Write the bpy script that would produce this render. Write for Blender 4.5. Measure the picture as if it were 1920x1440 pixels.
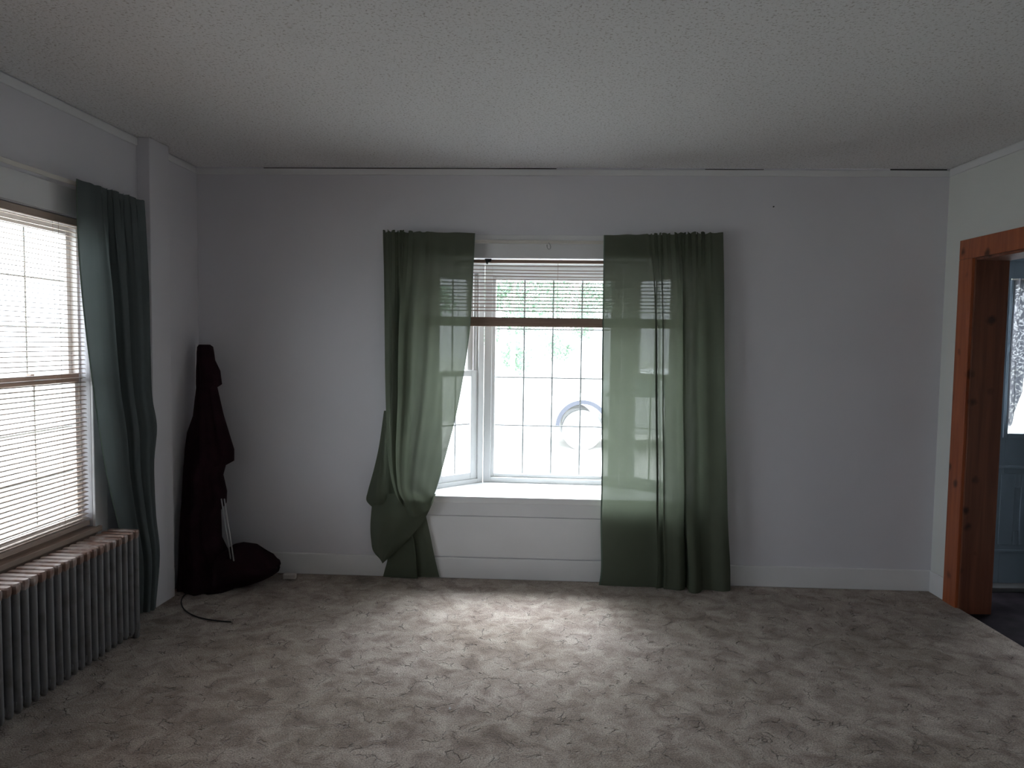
import bpy, math, random
from mathutils import Vector, Matrix, noise

random.seed(7)
scene = bpy.context.scene
for o in list(bpy.data.objects):
    bpy.data.objects.remove(o)
COL = scene.collection

# ---------------------------------------------------------------- camera
F_PX, EYE = 1338.0, 1.5
ROLL, PITCH, YAW = 0.0138, math.radians(3.339), math.radians(0.168)

def ray(u, v):
    a, b = u - 960.0, v - 720.0
    c, s = math.cos(ROLL), math.sin(ROLL)
    a, b = a * c + b * s, -a * s + b * c
    x, y, z = a, F_PX, -b
    y, z = y * math.cos(PITCH) + z * math.sin(PITCH), -y * math.sin(PITCH) + z * math.cos(PITCH)
    x, y = x * math.cos(YAW) - y * math.sin(YAW), x * math.sin(YAW) + y * math.cos(YAW)
    return Vector((x, y, z))

fwd = ray(960, 720)
rt = ray(961, 720) - fwd
up = ray(960, 719) - fwd
fwd = fwd.normalized()
M = Matrix((rt.normalized(), up.normalized(), -fwd)).transposed().to_4x4()
M.translation = Vector((0, 0, EYE))
cam_data = bpy.data.cameras.new('camera')
cam_data.sensor_width = 36
cam_data.lens = F_PX / 1920 * 36
cam_data.clip_start = 0.05
cam = bpy.data.objects.new('camera', cam_data)
cam.matrix_world = M
COL.objects.link(cam)
scene.camera = cam

# ---------------------------------------------------------------- light
SKY = 10.2
SUN_GLOW = 9.5
w = bpy.data.worlds.new('overcast_sky')
scene.world = w
w.use_nodes = True
nt = w.node_tree
nt.nodes.clear()
wo = nt.nodes.new('ShaderNodeOutputWorld')
bg = nt.nodes.new('ShaderNodeBackground')
tc = nt.nodes.new('ShaderNodeTexCoord')
# overcast sky: brighter towards the zenith, with a soft bright area where the hidden sun stands
sp = nt.nodes.new('ShaderNodeSeparateXYZ')
nt.links.new(tc.outputs['Generated'], sp.inputs[0])
zr = nt.nodes.new('ShaderNodeMapRange')
zr.inputs['From Min'].default_value = 0.0; zr.inputs['From Max'].default_value = 1.0
zr.inputs['To Min'].default_value = 0.60; zr.inputs['To Max'].default_value = 1.25
nt.links.new(sp.outputs['Z'], zr.inputs[0])
dt = nt.nodes.new('ShaderNodeVectorMath'); dt.operation = 'DOT_PRODUCT'
dt.inputs[1].default_value = Vector((0.10, 0.56, 0.82)).normalized()
nt.links.new(tc.outputs['Generated'], dt.inputs[0])
mxm = nt.nodes.new('ShaderNodeMath'); mxm.operation = 'MAXIMUM'; mxm.inputs[1].default_value = 0.0
nt.links.new(dt.outputs['Value'], mxm.inputs[0])
pw = nt.nodes.new('ShaderNodeMath'); pw.operation = 'POWER'; pw.inputs[1].default_value = 24.0
nt.links.new(mxm.outputs[0], pw.inputs[0])
ad = nt.nodes.new('ShaderNodeMath'); ad.operation = 'MULTIPLY_ADD'; ad.inputs[1].default_value = SUN_GLOW
nt.links.new(pw.outputs[0], ad.inputs[0]); nt.links.new(zr.outputs[0], ad.inputs[2])
ms = nt.nodes.new('ShaderNodeMath'); ms.operation = 'MULTIPLY'; ms.inputs[1].default_value = SKY
nt.links.new(ad.outputs[0], ms.inputs[0])
bg.inputs['Color'].default_value = (0.85, 0.905, 1.0, 1)
nt.links.new(ms.outputs[0], bg.inputs['Strength'])
nt.links.new(bg.outputs[0], wo.inputs[0])
w.cycles.sampling_method = 'MANUAL'
w.cycles.sample_map_resolution = 256

def portal(name, loc, direction, sx, sy):
    l = bpy.data.lights.new(name, 'AREA')
    l.shape = 'RECTANGLE'
    l.size, l.size_y = sx, sy
    l.cycles.is_portal = True
    o = bpy.data.objects.new(name, l)
    o.location = loc
    d = Vector(direction)
    o.rotation_euler = d.to_track_quat('-Z', 'Y').to_euler()
    COL.objects.link(o)

portal('portal_bay_front', (0.27, 5.02, 1.28), (-0.05, -1, 0), 0.98, 1.5)
portal('portal_bay_left', (-0.48, 4.80, 1.28), (0.70, -0.71, 0), 0.56, 1.5)
portal('portal_bay_right', (1.02, 4.74, 1.28), (-0.71, -0.70, 0), 0.56, 1.5)
portal('portal_left', (-2.25, 2.68, 1.30), (1, -0.06, 0), 1.55, 1.5)
portal('portal_left_near', (-2.45, -0.3, 1.30), (1, -0.06, 0), 0.80, 1.5)
portal('portal_door', (3.42, 4.56, 1.44), (0, -1, 0), 0.66, 0.95)

vs = scene.view_settings
scene.display_settings.display_device = 'sRGB'
vs.view_transform = 'Standard'
vs.look = 'None'
vs.exposure = 0.0
vs.gamma = 1.0
vs.use_curve_mapping = False
scene.cycles.transparent_max_bounces = 24
scene.cycles.max_bounces = 12
scene.cycles.diffuse_bounces = 8
scene.cycles.sample_clamp_indirect = 6.0

# ---------------------------------------------------------------- materials
def new_mat(name):
    m = bpy.data.materials.new(name)
    m.use_nodes = True
    n = m.node_tree.nodes
    b = n['Principled BSDF']
    return m, n, m.node_tree.links, b

def obj_coords(n, l, scale=(1, 1, 1)):
    g = n.new('ShaderNodeNewGeometry')
    mp = n.new('ShaderNodeMapping')
    mp.inputs['Scale'].default_value = scale
    l.new(g.outputs['Position'], mp.inputs[0])
    return mp.outputs[0]

def plain(name, col, rough=0.6, var=0.06, scale=6.0, metal=0.0, bump=0.0, bscale=80.0, spec=0.4):
    m, n, l, b = new_mat(name)
    co = obj_coords(n, l)
    nz = n.new('ShaderNodeTexNoise')
    nz.inputs['Scale'].default_value = scale
    nz.inputs['Detail'].default_value = 4
    l.new(co, nz.inputs['Vector'])
    r = n.new('ShaderNodeValToRGB')
    r.color_ramp.elements[0].position = 0.3
    r.color_ramp.elements[1].position = 0.7
    r.color_ramp.elements[0].color = tuple(c * (1 - var) for c in col) + (1,)
    r.color_ramp.elements[1].color = tuple(min(1, c * (1 + var)) for c in col) + (1,)
    l.new(nz.outputs[0], r.inputs[0])
    l.new(r.outputs[0], b.inputs['Base Color'])
    b.inputs['Roughness'].default_value = rough
    b.inputs['Metallic'].default_value = metal
    b.inputs['Specular IOR Level'].default_value = spec
    if bump:
        n2 = n.new('ShaderNodeTexNoise')
        n2.inputs['Scale'].default_value = bscale
        n2.inputs['Detail'].default_value = 3
        l.new(co, n2.inputs['Vector'])
        bp = n.new('ShaderNodeBump')
        bp.inputs['Strength'].default_value = bump
        bp.inputs['Distance'].default_value = 0.01
        l.new(n2.outputs[0], bp.inputs['Height'])
        l.new(bp.outputs[0], b.inputs['Normal'])
    return m

WALL = plain('painted_plaster', (0.70, 0.69, 0.73), 0.55, 0.03, 1.5, bump=0.08, bscale=25)
WALLR = plain('painted_plaster_right', (0.73, 0.745, 0.72), 0.55, 0.03, 1.5, bump=0.08, bscale=25)
TRIM = plain('white_trim_paint', (0.76, 0.76, 0.77), 0.4, 0.03, 3)
VINYL = plain('white_vinyl', (0.80, 0.80, 0.80), 0.35, 0.02, 3)
DARKGAP = plain('dark_crack', (0.04, 0.035, 0.03), 0.9)
BLINDM = plain('brown_blind', (0.30, 0.20, 0.155), 0.45, 0.08, 4)
BLINDL = plain('tan_blind', (0.46, 0.36, 0.30), 0.45, 0.06, 4)
TANWOOD = plain('tan_sill_paint', (0.36, 0.27, 0.22), 0.5, 0.1, 5)
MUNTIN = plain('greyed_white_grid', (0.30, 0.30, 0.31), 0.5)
JAMBTRACK = plain('grey_jamb_liner', (0.42, 0.41, 0.39), 0.5)
BLACK = plain('black_plastic', (0.015, 0.014, 0.016), 0.5)
RODM = plain('cream_rod_enamel', (0.68, 0.65, 0.60), 0.3)
STEEL = plain('brushed_steel', (0.55, 0.55, 0.56), 0.35, metal=0.6)
BRASS = plain('dull_brass', (0.45, 0.33, 0.15), 0.4, metal=0.8)
DOORB = plain('blue_grey_door_paint', (0.20, 0.26, 0.31), 0.45, 0.05, 3)
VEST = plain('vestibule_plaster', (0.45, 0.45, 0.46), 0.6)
CORDM = plain('black_rubber_cord', (0.03, 0.028, 0.027), 0.6)
PALEBOX = plain('pale_plastic', (0.62, 0.58, 0.54), 0.5)
PINKBLOCK = plain('pinkish_wood_block', (0.42, 0.30, 0.25), 0.6)
ALUM = plain('worn_threshold', (0.16, 0.16, 0.16), 0.5, metal=0.4)

def ceiling_mat():
    m, n, l, b = new_mat('stippled_ceiling')
    co = obj_coords(n, l)
    nz = n.new('ShaderNodeTexNoise'); nz.inputs['Scale'].default_value = 95; nz.inputs['Detail'].default_value = 4
    nz.inputs['Roughness'].default_value = 0.65
    l.new(co, nz.inputs['Vector'])
    r = n.new('ShaderNodeValToRGB')
    r.color_ramp.elements[0].position = 0.34; r.color_ramp.elements[0].color = (0.46, 0.43, 0.41, 1)
    r.color_ramp.elements[1].position = 0.46; r.color_ramp.elements[1].color = (0.76, 0.75, 0.755, 1)
    l.new(nz.outputs[0], r.inputs[0]); l.new(r.outputs[0], b.inputs['Base Color'])
    b.inputs['Roughness'].default_value = 0.9; b.inputs['Specular IOR Level'].default_value = 0.1
    bp = n.new('ShaderNodeBump'); bp.inputs['Strength'].default_value = 0.5; bp.inputs['Distance'].default_value = 0.006
    l.new(nz.outputs[0], bp.inputs['Height']); l.new(bp.outputs[0], b.inputs['Normal'])
    return m

def carpet_mat():
    m, n, l, b = new_mat('sculpted_carpet')
    g = n.new('ShaderNodeNewGeometry')
    # warp
    wn = n.new('ShaderNodeTexNoise'); wn.inputs['Scale'].default_value = 7; wn.inputs['Detail'].default_value = 3
    l.new(g.outputs['Position'], wn.inputs['Vector'])
    sub = n.new('ShaderNodeVectorMath'); sub.operation = 'SUBTRACT'; sub.inputs[1].default_value = (0.5, 0.5, 0.5)
    l.new(wn.outputs['Color'], sub.inputs[0])
    scl = n.new('ShaderNodeVectorMath'); scl.operation = 'SCALE'; scl.inputs['Scale'].default_value = 0.20
    l.new(sub.outputs[0], scl.inputs[0])
    add = n.new('ShaderNodeVectorMath'); add.operation = 'ADD'
    l.new(g.outputs['Position'], add.inputs[0]); l.new(scl.outputs[0], add.inputs[1])
    vo = n.new('ShaderNodeTexVoronoi'); vo.feature = 'DISTANCE_TO_EDGE'; vo.inputs['Scale'].default_value = 15.5
    l.new(add.outputs[0], vo.inputs['Vector'])
    crease = n.new('ShaderNodeMapRange'); crease.inputs['From Min'].default_value = 0.0; crease.inputs['From Max'].default_value = 0.05
    crease.inputs['To Min'].default_value = 1.0; crease.inputs['To Max'].default_value = 0.0
    l.new(vo.outputs['Distance'], crease.inputs[0])
    # broken lines
    mk = n.new('ShaderNodeTexNoise'); mk.inputs['Scale'].default_value = 15; mk.inputs['Detail'].default_value = 2
    l.new(add.outputs[0], mk.inputs['Vector'])
    mr = n.new('ShaderNodeMapRange'); mr.inputs['From Min'].default_value = 0.52; mr.inputs['From Max'].default_value = 0.66
    l.new(mk.outputs[0], mr.inputs[0])
    cm = n.new('ShaderNodeMath'); cm.operation = 'MULTIPLY'
    l.new(crease.outputs[0], cm.inputs[0]); l.new(mr.outputs[0], cm.inputs[1])
    # colour patches
    pn = n.new('ShaderNodeTexNoise'); pn.inputs['Scale'].default_value = 9; pn.inputs['Detail'].default_value = 5; pn.inputs['Roughness'].default_value = 0.6
    l.new(add.outputs[0], pn.inputs['Vector'])
    r = n.new('ShaderNodeValToRGB')
    e = r.color_ramp.elements
    e[0].position = 0.33; e[0].color = (0.205, 0.155, 0.130, 1)
    e[1].position = 0.66; e[1].color = (0.46, 0.40, 0.355, 1)
    k = e.new(0.50); k.color = (0.345, 0.285, 0.245, 1)
    l.new(pn.outputs[0], r.inputs[0])
    # large wear stains
    sn = n.new('ShaderNodeTexNoise'); sn.inputs['Scale'].default_value = 1.6; sn.inputs['Detail'].default_value = 3
    l.new(g.outputs['Position'], sn.inputs['Vector'])
    sr = n.new('ShaderNodeValToRGB')
    sr.color_ramp.elements[0].position = 0.35; sr.color_ramp.elements[0].color = (0.80, 0.77, 0.72, 1)
    sr.color_ramp.elements[1].position = 0.65; sr.color_ramp.elements[1].color = (1.05, 1.04, 1.04, 1)
    l.new(sn.outputs[0], sr.inputs[0])
    mx = n.new('ShaderNodeMix'); mx.data_type = 'RGBA'; mx.blend_type = 'MULTIPLY'; mx.inputs[0].default_value = 1.0
    l.new(r.outputs[0], mx.inputs[6]); l.new(sr.outputs[0], mx.inputs[7])
    # fine tuft grain
    fn = n.new('ShaderNodeTexNoise'); fn.inputs['Scale'].default_value = 170; fn.inputs['Detail'].default_value = 3
    l.new(g.outputs['Position'], fn.inputs['Vector'])
    fr = n.new('ShaderNodeMapRange'); fr.inputs['From Min'].default_value = 0.3; fr.inputs['From Max'].default_value = 0.7
    fr.inputs['To Min'].default_value = 0.50; fr.inputs['To Max'].default_value = 1.45
    l.new(fn.outputs[0], fr.inputs[0])
    mx2 = n.new('ShaderNodeVectorMath'); mx2.operation = 'SCALE'
    l.new(mx.outputs[2], mx2.inputs[0]); l.new(fr.outputs[0], mx2.inputs['Scale'])
    mx3 = n.new('ShaderNodeMix'); mx3.data_type = 'RGBA'; mx3.blend_type = 'MIX'
    cs = n.new('ShaderNodeMath'); cs.operation = 'MULTIPLY'; cs.inputs[1].default_value = 0.55
    l.new(cm.outputs[0], cs.inputs[0]); l.new(cs.outputs[0], mx3.inputs[0])
    l.new(mx2.outputs[0], mx3.inputs[6]); mx3.inputs[7].default_value = (0.10, 0.075, 0.06, 1)
    l.new(mx3.outputs[2], b.inputs['Base Color'])
    b.inputs['Roughness'].default_value = 1.0; b.inputs['Specular IOR Level'].default_value = 0.05
    b.inputs['Sheen Weight'].default_value = 0.25; b.inputs['Sheen Roughness'].default_value = 0.5
    # height
    h = n.new('ShaderNodeMath'); h.operation = 'MULTIPLY'; h.inputs[1].default_value = -1.0
    l.new(cm.outputs[0], h.inputs[0])
    h2 = n.new('ShaderNodeMath'); h2.operation = 'MULTIPLY_ADD'; h2.inputs[1].default_value = 0.9
    l.new(pn.outputs[0], h2.inputs[0]); l.new(h.outputs[0], h2.inputs[2])
    h3 = n.new('ShaderNodeMath'); h3.operation = 'MULTIPLY_ADD'; h3.inputs[1].default_value = 0.45
    l.new(fn.outputs[0], h3.inputs[0]); l.new(h2.outputs[0], h3.inputs[2])
    bp = n.new('ShaderNodeBump'); bp.inputs['Strength'].default_value = 0.8; bp.inputs['Distance'].default_value = 0.012
    l.new(h3.outputs[0], bp.inputs['Height']); l.new(bp.outputs[0], b.inputs['Normal'])
    return m

def wood_mat(name, c1, c2, grain=(1, 1, 0.06), knots=True):
    m, n, l, b = new_mat(name)
    co = obj_coords(n, l, grain)
    nz = n.new('ShaderNodeTexNoise'); nz.inputs['Scale'].default_value = 30; nz.inputs['Detail'].default_value = 6; nz.inputs['Distortion'].default_value = 0.6
    l.new(co, nz.inputs['Vector'])
    r = n.new('ShaderNodeValToRGB')
    r.color_ramp.elements[0].position = 0.3; r.color_ramp.elements[0].color = c1 + (1,)
    r.color_ramp.elements[1].position = 0.7; r.color_ramp.elements[1].color = c2 + (1,)
    l.new(nz.outputs[0], r.inputs[0])
    out = r.outputs[0]
    if knots:
        g = n.new('ShaderNodeNewGeometry')
        mp = n.new('ShaderNodeMapping'); mp.inputs['Scale'].default_value = (1.0, 1.0, 0.85); mp.inputs['Location'].default_value = (0.31, 0.17, 0.12)
        l.new(g.outputs['Position'], mp.inputs[0])
        wn = n.new('ShaderNodeTexNoise'); wn.inputs['Scale'].default_value = 14
        l.new(mp.outputs[0], wn.inputs['Vector'])
        ma = n.new('ShaderNodeVectorMath'); ma.operation = 'MULTIPLY_ADD'; ma.inputs[1].default_value = (0.035, 0.035, 0.035)
        l.new(wn.outputs['Color'], ma.inputs[0]); l.new(mp.outputs[0], ma.inputs[2])
        vo = n.new('ShaderNodeTexVoronoi'); vo.inputs['Scale'].default_value = 7.5
        l.new(ma.outputs[0], vo.inputs['Vector'])
        kr = n.new('ShaderNodeMapRange'); kr.inputs['From Min'].default_value = 0.10; kr.inputs['From Max'].default_value = 0.22
        kr.inputs['To Min'].default_value = 0.85; kr.inputs['To Max'].default_value = 0.0
        l.new(vo.outputs['Distance'], kr.inputs[0])
        mx = n.new('ShaderNodeMix'); mx.data_type = 'RGBA'
        l.new(kr.outputs[0], mx.inputs[0]); l.new(out, mx.inputs[6]); mx.inputs[7].default_value = (c1[0] * 0.15, c1[1] * 0.15, c1[2] * 0.15, 1)
        out = mx.outputs[2]
    l.new(out, b.inputs['Base Color'])
    b.inputs['Roughness'].default_value = 0.35
    return m

def cloth_mat(name, col, trans_col, see, transl, weave=900.0):
    """thin woven cloth: diffuse front, light through it, and tiny holes between the threads"""
    m = bpy.data.materials.new(name)
    m.use_nodes = True
    n, l = m.node_tree.nodes, m.node_tree.links
    n.clear()
    out = n.new('ShaderNodeOutputMaterial')
    d = n.new('ShaderNodeBsdfDiffuse'); t = n.new('ShaderNodeBsdfTranslucent'); tr = n.new('ShaderNodeBsdfTransparent')
    g = n.new('ShaderNodeNewGeometry')
    nz = n.new('ShaderNodeTexNoise'); nz.inputs['Scale'].default_value = 5; nz.inputs['Detail'].default_value = 4
    l.new(g.outputs['Position'], nz.inputs['Vector'])
    r = n.new('ShaderNodeValToRGB')
    r.color_ramp.elements[0].position = 0.3; r.color_ramp.elements[0].color = tuple(c * 0.93 for c in col) + (1,)
    r.color_ramp.elements[1].position = 0.7; r.color_ramp.elements[1].color = tuple(c * 1.07 for c in col) + (1,)
    l.new(nz.outputs[0], r.inputs[0]); l.new(r.outputs[0], d.inputs['Color'])
    t.inputs['Color'].default_value = trans_col + (1,)
    n3 = n.new('ShaderNodeTexNoise'); n3.inputs['Scale'].default_value = 260
    l.new(g.outputs['Position'], n3.inputs['Vector'])
    bp = n.new('ShaderNodeBump'); bp.inputs['Strength'].default_value = 0.15; bp.inputs['Distance'].default_value = 0.002
    l.new(n3.outputs[0], bp.inputs['Height'])
    l.new(bp.outputs[0], d.inputs['Normal'])
    m1 = n.new('ShaderNodeMixShader'); m1.inputs[0].default_value = transl
    l.new(d.outputs[0], m1.inputs[1]); l.new(t.outputs[0], m1.inputs[2])
    # the weave closes up when seen at a slant
    lw = n.new('ShaderNodeLayerWeight'); lw.inputs['Blend'].default_value = 0.5
    mr = n.new('ShaderNodeMapRange'); mr.inputs['From Min'].default_value = 0.0; mr.inputs['From Max'].default_value = 0.75
    mr.inputs['To Min'].default_value = see; mr.inputs['To Max'].default_value = 0.0
    l.new(lw.outputs['Facing'], mr.inputs[0])
    m2 = n.new('ShaderNodeMixShader')
    l.new(mr.outputs[0], m2.inputs[0]); l.new(m1.outputs[0], m2.inputs[1]); l.new(tr.outputs[0], m2.inputs[2])
    l.new(m2.outputs[0], out.inputs[0])
    return m

def lace_mat():
    m = bpy.data.materials.new('white_lace')
    m.use_nodes = True
    n, l = m.node_tree.nodes, m.node_tree.links
    n.clear()
    out = n.new('ShaderNodeOutputMaterial')
    d = n.new('ShaderNodeBsdfDiffuse'); d.inputs['Color'].default_value = (0.62, 0.64, 0.68, 1)
    t = n.new('ShaderNodeBsdfTranslucent'); t.inputs['Color'].default_value = (0.05, 0.052, 0.06, 1)
    tr = n.new('ShaderNodeBsdfTransparent')
    g = n.new('ShaderNodeNewGeometry')
    nz = n.new('ShaderNodeTexNoise'); nz.inputs['Scale'].default_value = 22; nz.inputs['Detail'].default_value = 2; nz.inputs['Distortion'].default_value = 1.5
    l.new(g.outputs['Position'], nz.inputs['Vector'])
    r = n.new('ShaderNodeValToRGB')
    r.color_ramp.elements[0].position = 0.50; r.color_ramp.elements[0].color = (0.16, 0.16, 0.16, 1)
    r.color_ramp.elements[1].position = 0.56; r.color_ramp.elements[1].color = (0.0, 0.0, 0.0, 1)
    k = r.color_ramp.elements.new(0.44); k.color = (0.0, 0.0, 0.0, 1)
    k = r.color_ramp.elements.new(0.47); k.color = (0.05, 0.05, 0.05, 1)
    l.new(nz.outputs[0], r.inputs[0])
    m1 = n.new('ShaderNodeMixShader'); m1.inputs[0].default_value = 0.5
    l.new(d.outputs[0], m1.inputs[1]); l.new(t.outputs[0], m1.inputs[2])
    m2 = n.new('ShaderNodeMixShader')
    l.new(r.outputs[0], m2.inputs[0]); l.new(m1.outputs[0], m2.inputs[1]); l.new(tr.outputs[0], m2.inputs[2])
    l.new(m2.outputs[0], out.inputs[0])
    return m

def glass_mat():
    m = bpy.data.materials.new('window_glass')
    m.use_nodes = True
    n, l = m.node_tree.nodes, m.node_tree.links
    n.clear()
    out = n.new('ShaderNodeOutputMaterial')
    tr = n.new('ShaderNodeBsdfTransparent'); tr.inputs['Color'].default_value = (0.96, 0.98, 0.97, 1)
    gl = n.new('ShaderNodeBsdfGlossy'); gl.inputs['Roughness'].default_value = 0.02
    lw = n.new('ShaderNodeLayerWeight'); lw.inputs['Blend'].default_value = 0.5
    pw = n.new('ShaderNodeMath'); pw.operation = 'POWER'; pw.inputs[1].default_value = 5.0
    l.new(lw.outputs['Facing'], pw.inputs[0])
    fr = n.new('ShaderNodeMath'); fr.operation = 'MULTIPLY_ADD'; fr.inputs[1].default_value = 0.9; fr.inputs[2].default_value = 0.04
    l.new(pw.outputs[0], fr.inputs[0])
    mx = n.new('ShaderNodeMixShader')
    l.new(fr.outputs[0], mx.inputs[0]); l.new(tr.outputs[0], mx.inputs[1]); l.new(gl.outputs[0], mx.inputs[2])
    l.new(mx.outputs[0], out.inputs[0])
    return m

def radiator_mat(name, top=False):
    m, n, l, b = new_mat(name)
    co = obj_coords(n, l)
    nz = n.new('ShaderNodeTexNoise'); nz.inputs['Scale'].default_value = 14; nz.inputs['Detail'].default_value = 5
    l.new(co, nz.inputs['Vector'])
    r = n.new('ShaderNodeValToRGB')
    if top:
        r.color_ramp.elements[0].color = (0.24, 0.15, 0.12, 1); r.color_ramp.elements[1].color = (0.44, 0.38, 0.36, 1)
        r.color_ramp.elements[0].position = 0.42; r.color_ramp.elements[1].position = 0.62
    else:
        r.color_ramp.elements[0].color = (0.155, 0.145, 0.145, 1); r.color_ramp.elements[1].color = (0.215, 0.215, 0.225, 1)
        r.color_ramp.elements[0].position = 0.30; r.color_ramp.elements[1].position = 0.50
    l.new(nz.outputs[0], r.inputs[0]); l.new(r.outputs[0], b.inputs['Base Color'])
    b.inputs['Roughness'].default_value = 0.4; b.inputs['Metallic'].default_value = 0.25
    return m

CEILM = ceiling_mat()
CARPET = carpet_mat()
WOOD_CASE = wood_mat('orange_stained_casing', (0.27, 0.070, 0.027), (0.42, 0.120, 0.046), knots=True)
WOOD_JAMB = wood_mat('knotty_pine_jamb', (0.13, 0.044, 0.024), (0.22, 0.080, 0.042), knots=True)
CLOTH = cloth_mat('sage_green_sheer', (0.122, 0.138, 0.100), (0.106, 0.122, 0.087), 0.030, 0.36)
CLOTH_L = cloth_mat('grey_green_sheer', (0.128, 0.148, 0.150), (0.10, 0.12, 0.115), 0.014, 0.33)
HEM = cloth_mat('folded_hem', (0.15, 0.20, 0.155), (0.02, 0.03, 0.03), 0.0, 0.15)
LACE = lace_mat()
GLASS = glass_mat()
RADM = radiator_mat('silver_radiator_paint')
RADT = radiator_mat('rust_worn_radiator_top', True)
MAROON = plain('dark_maroon_cloth', (0.022, 0.008, 0.012), 0.85, 0.25, 9, bump=0.3, bscale=60, spec=0.1)
NAVY = plain('navy_black_cloth', (0.012, 0.010, 0.020), 0.85, 0.25, 9, spec=0.1)
VFLOOR = plain('dark_vinyl_floor', (0.022, 0.018, 0.022), 0.9, 0.35, 9, spec=0.08)
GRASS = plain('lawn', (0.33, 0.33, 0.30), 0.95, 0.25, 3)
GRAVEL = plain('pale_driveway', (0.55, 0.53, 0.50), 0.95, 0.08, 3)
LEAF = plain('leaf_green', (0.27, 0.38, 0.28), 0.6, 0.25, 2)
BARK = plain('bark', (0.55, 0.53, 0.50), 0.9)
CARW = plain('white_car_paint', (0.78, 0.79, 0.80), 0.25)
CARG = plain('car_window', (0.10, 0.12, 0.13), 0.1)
TYRE = plain('glare_paled_tyre', (0.5, 0.5, 0.5), 0.9)  # outdoor glare put into the colour: tyre far paler than rubber
ARCH = plain('faded_arch_plastic', (0.075, 0.08, 0.10), 0.7)
SIDING = plain('outside_siding', (0.70, 0.70, 0.68), 0.7)

# ---------------------------------------------------------------- mesh helpers
class MB:
    def __init__(self):
        self.v, self.f = [], []
    def add(self, vs, fs):
        k = len(self.v)
        self.v += [Vector(p) for p in vs]
        self.f += [tuple(i + k for i in q) for q in fs]
        return self
    def hexa(self, p):   # 8 points: bottom 4, top 4
        return self.add(p, [(3, 2, 1, 0), (4, 5, 6, 7), (0, 1, 5, 4), (1, 2, 6, 5), (2, 3, 7, 6), (3, 0, 4, 7)])
    def box(self, T, u0, u1, n0, n1, z0, z1):
        return self.hexa([T(u0, n0, z0), T(u1, n0, z0), T(u1, n1, z0), T(u0, n1, z0),
                          T(u0, n0, z1), T(u1, n0, z1), T(u1, n1, z1), T(u0, n1, z1)])
    def prism(self, pts, z0, z1):
        k = len(pts)
        vs = [(p[0], p[1], z0) for p in pts] + [(p[0], p[1], z1) for p in pts]
        fs = [tuple(reversed(range(k))), tuple(range(k, 2 * k))]
        fs += [(i, (i + 1) % k, k + (i + 1) % k, k + i) for i in range(k)]
        return self.add(vs, fs)
    def tube(self, path, r, seg=10, cap=True):
        path = [Vector(p) for p in path]
        rr = r if isinstance(r, (list, tuple)) else [r] * len(path)
        vs, fs = [], []
        prev = None
        for i, p in enumerate(path):
            t = (path[min(i + 1, len(path) - 1)] - path[max(i - 1, 0)]).normalized()
            if prev is None:
                a = t.orthogonal().normalized()
            else:
                a = (prev - t * prev.dot(t)).normalized()
            prev = a
            b = t.cross(a)
            for k in range(seg):
                th = 2 * math.pi * k / seg
                vs.append(p + (a * math.cos(th) + b * math.sin(th)) * rr[i])
        for i in range(len(path) - 1):
            for k in range(seg):
                fs.append((i * seg + k, i * seg + (k + 1) % seg, (i + 1) * seg + (k + 1) % seg, (i + 1) * seg + k))
        if cap:
            fs.append(tuple(reversed(range(seg))))
            fs.append(tuple((len(path) - 1) * seg + k for k in range(seg)))
        return self.add(vs, fs)

def build(name, mb, mat, parent=None, smooth=False, bevel=0.0, origin=None):
    vs = mb.v
    if parent is not None:
        p, base = parent, Vector((0, 0, 0))
        while p is not None:
            base = base + p.location
            p = p.parent
    elif origin is not None:
        base = Vector(origin)
    else:
        xs = [v.x for v in vs]; ys = [v.y for v in vs]; zs = [v.z for v in vs]
        base = Vector(((min(xs) + max(xs)) / 2, (min(ys) + max(ys)) / 2, min(zs)))
    me = bpy.data.meshes.new(name)
    me.from_pydata([v - base for v in vs], [], mb.f)
    me.materials.append(mat)
    if smooth:
        me.polygons.foreach_set('use_smooth', [True] * len(me.polygons))
    me.update()
    o = bpy.data.objects.new(name, me)
    COL.objects.link(o)
    if parent is not None:
        o.parent = parent
    else:
        o.location = base
    if bevel:
        bv = o.modifiers.new('bevel', 'BEVEL')
        bv.width = bevel; bv.segments = 2; bv.limit_method = 'ANGLE'
    return o

def tag(o, label, cat, group=None):
    o['label'] = label; o['category'] = cat
    if group:
        o['group'] = group
    return o

def thing(name, label, cat, loc, group=None):
    o = bpy.data.objects.new(name, None)
    o.empty_display_size = 0.1
    o.location = loc
    COL.objects.link(o)
    return tag(o, label, cat, group)

def struct(name, mb, mat, label=None, smooth=False, bevel=0.0):
    o = build(name, mb, mat, smooth=smooth, bevel=bevel)
    o['kind'] = 'structure'
    if label:
        o['label'] = label
    return o

def sroot(name, loc, label=None):
    o = bpy.data.objects.new(name, None)
    o.location = loc
    COL.objects.link(o)
    o['kind'] = 'structure'
    if label:
        o['label'] = label
    return o

# frames: (u along, n outward, z)
def frame(o, d):
    dx, dy = d
    k = math.hypot(dx, dy); dx /= k; dy /= k
    return lambda u, n, z: Vector((o[0] + dx * u - dy * n, o[1] + dy * u + dx * n, z))

CEIL = 2.57
TB = frame((0.2415, 4.4397), (4.59, -0.185))                 # back wall, n>0 is outside
TL = frame((-2.0655, 3.5), (-0.0590, -1.0))                  # left wall: u runs towards the camera; n>0 = ?
if TL(0, 1, 0).x > -2.0655:                                 # keep n>0 outside
    _T = TL
    TL = lambda u, n, z: _T(u, -n, z)
TR = lambda u, n, z: Vector((2.59 + n, u, z))                # right wall, u = world y
WORLD = lambda u, n, z: Vector((u, n, z))

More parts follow.
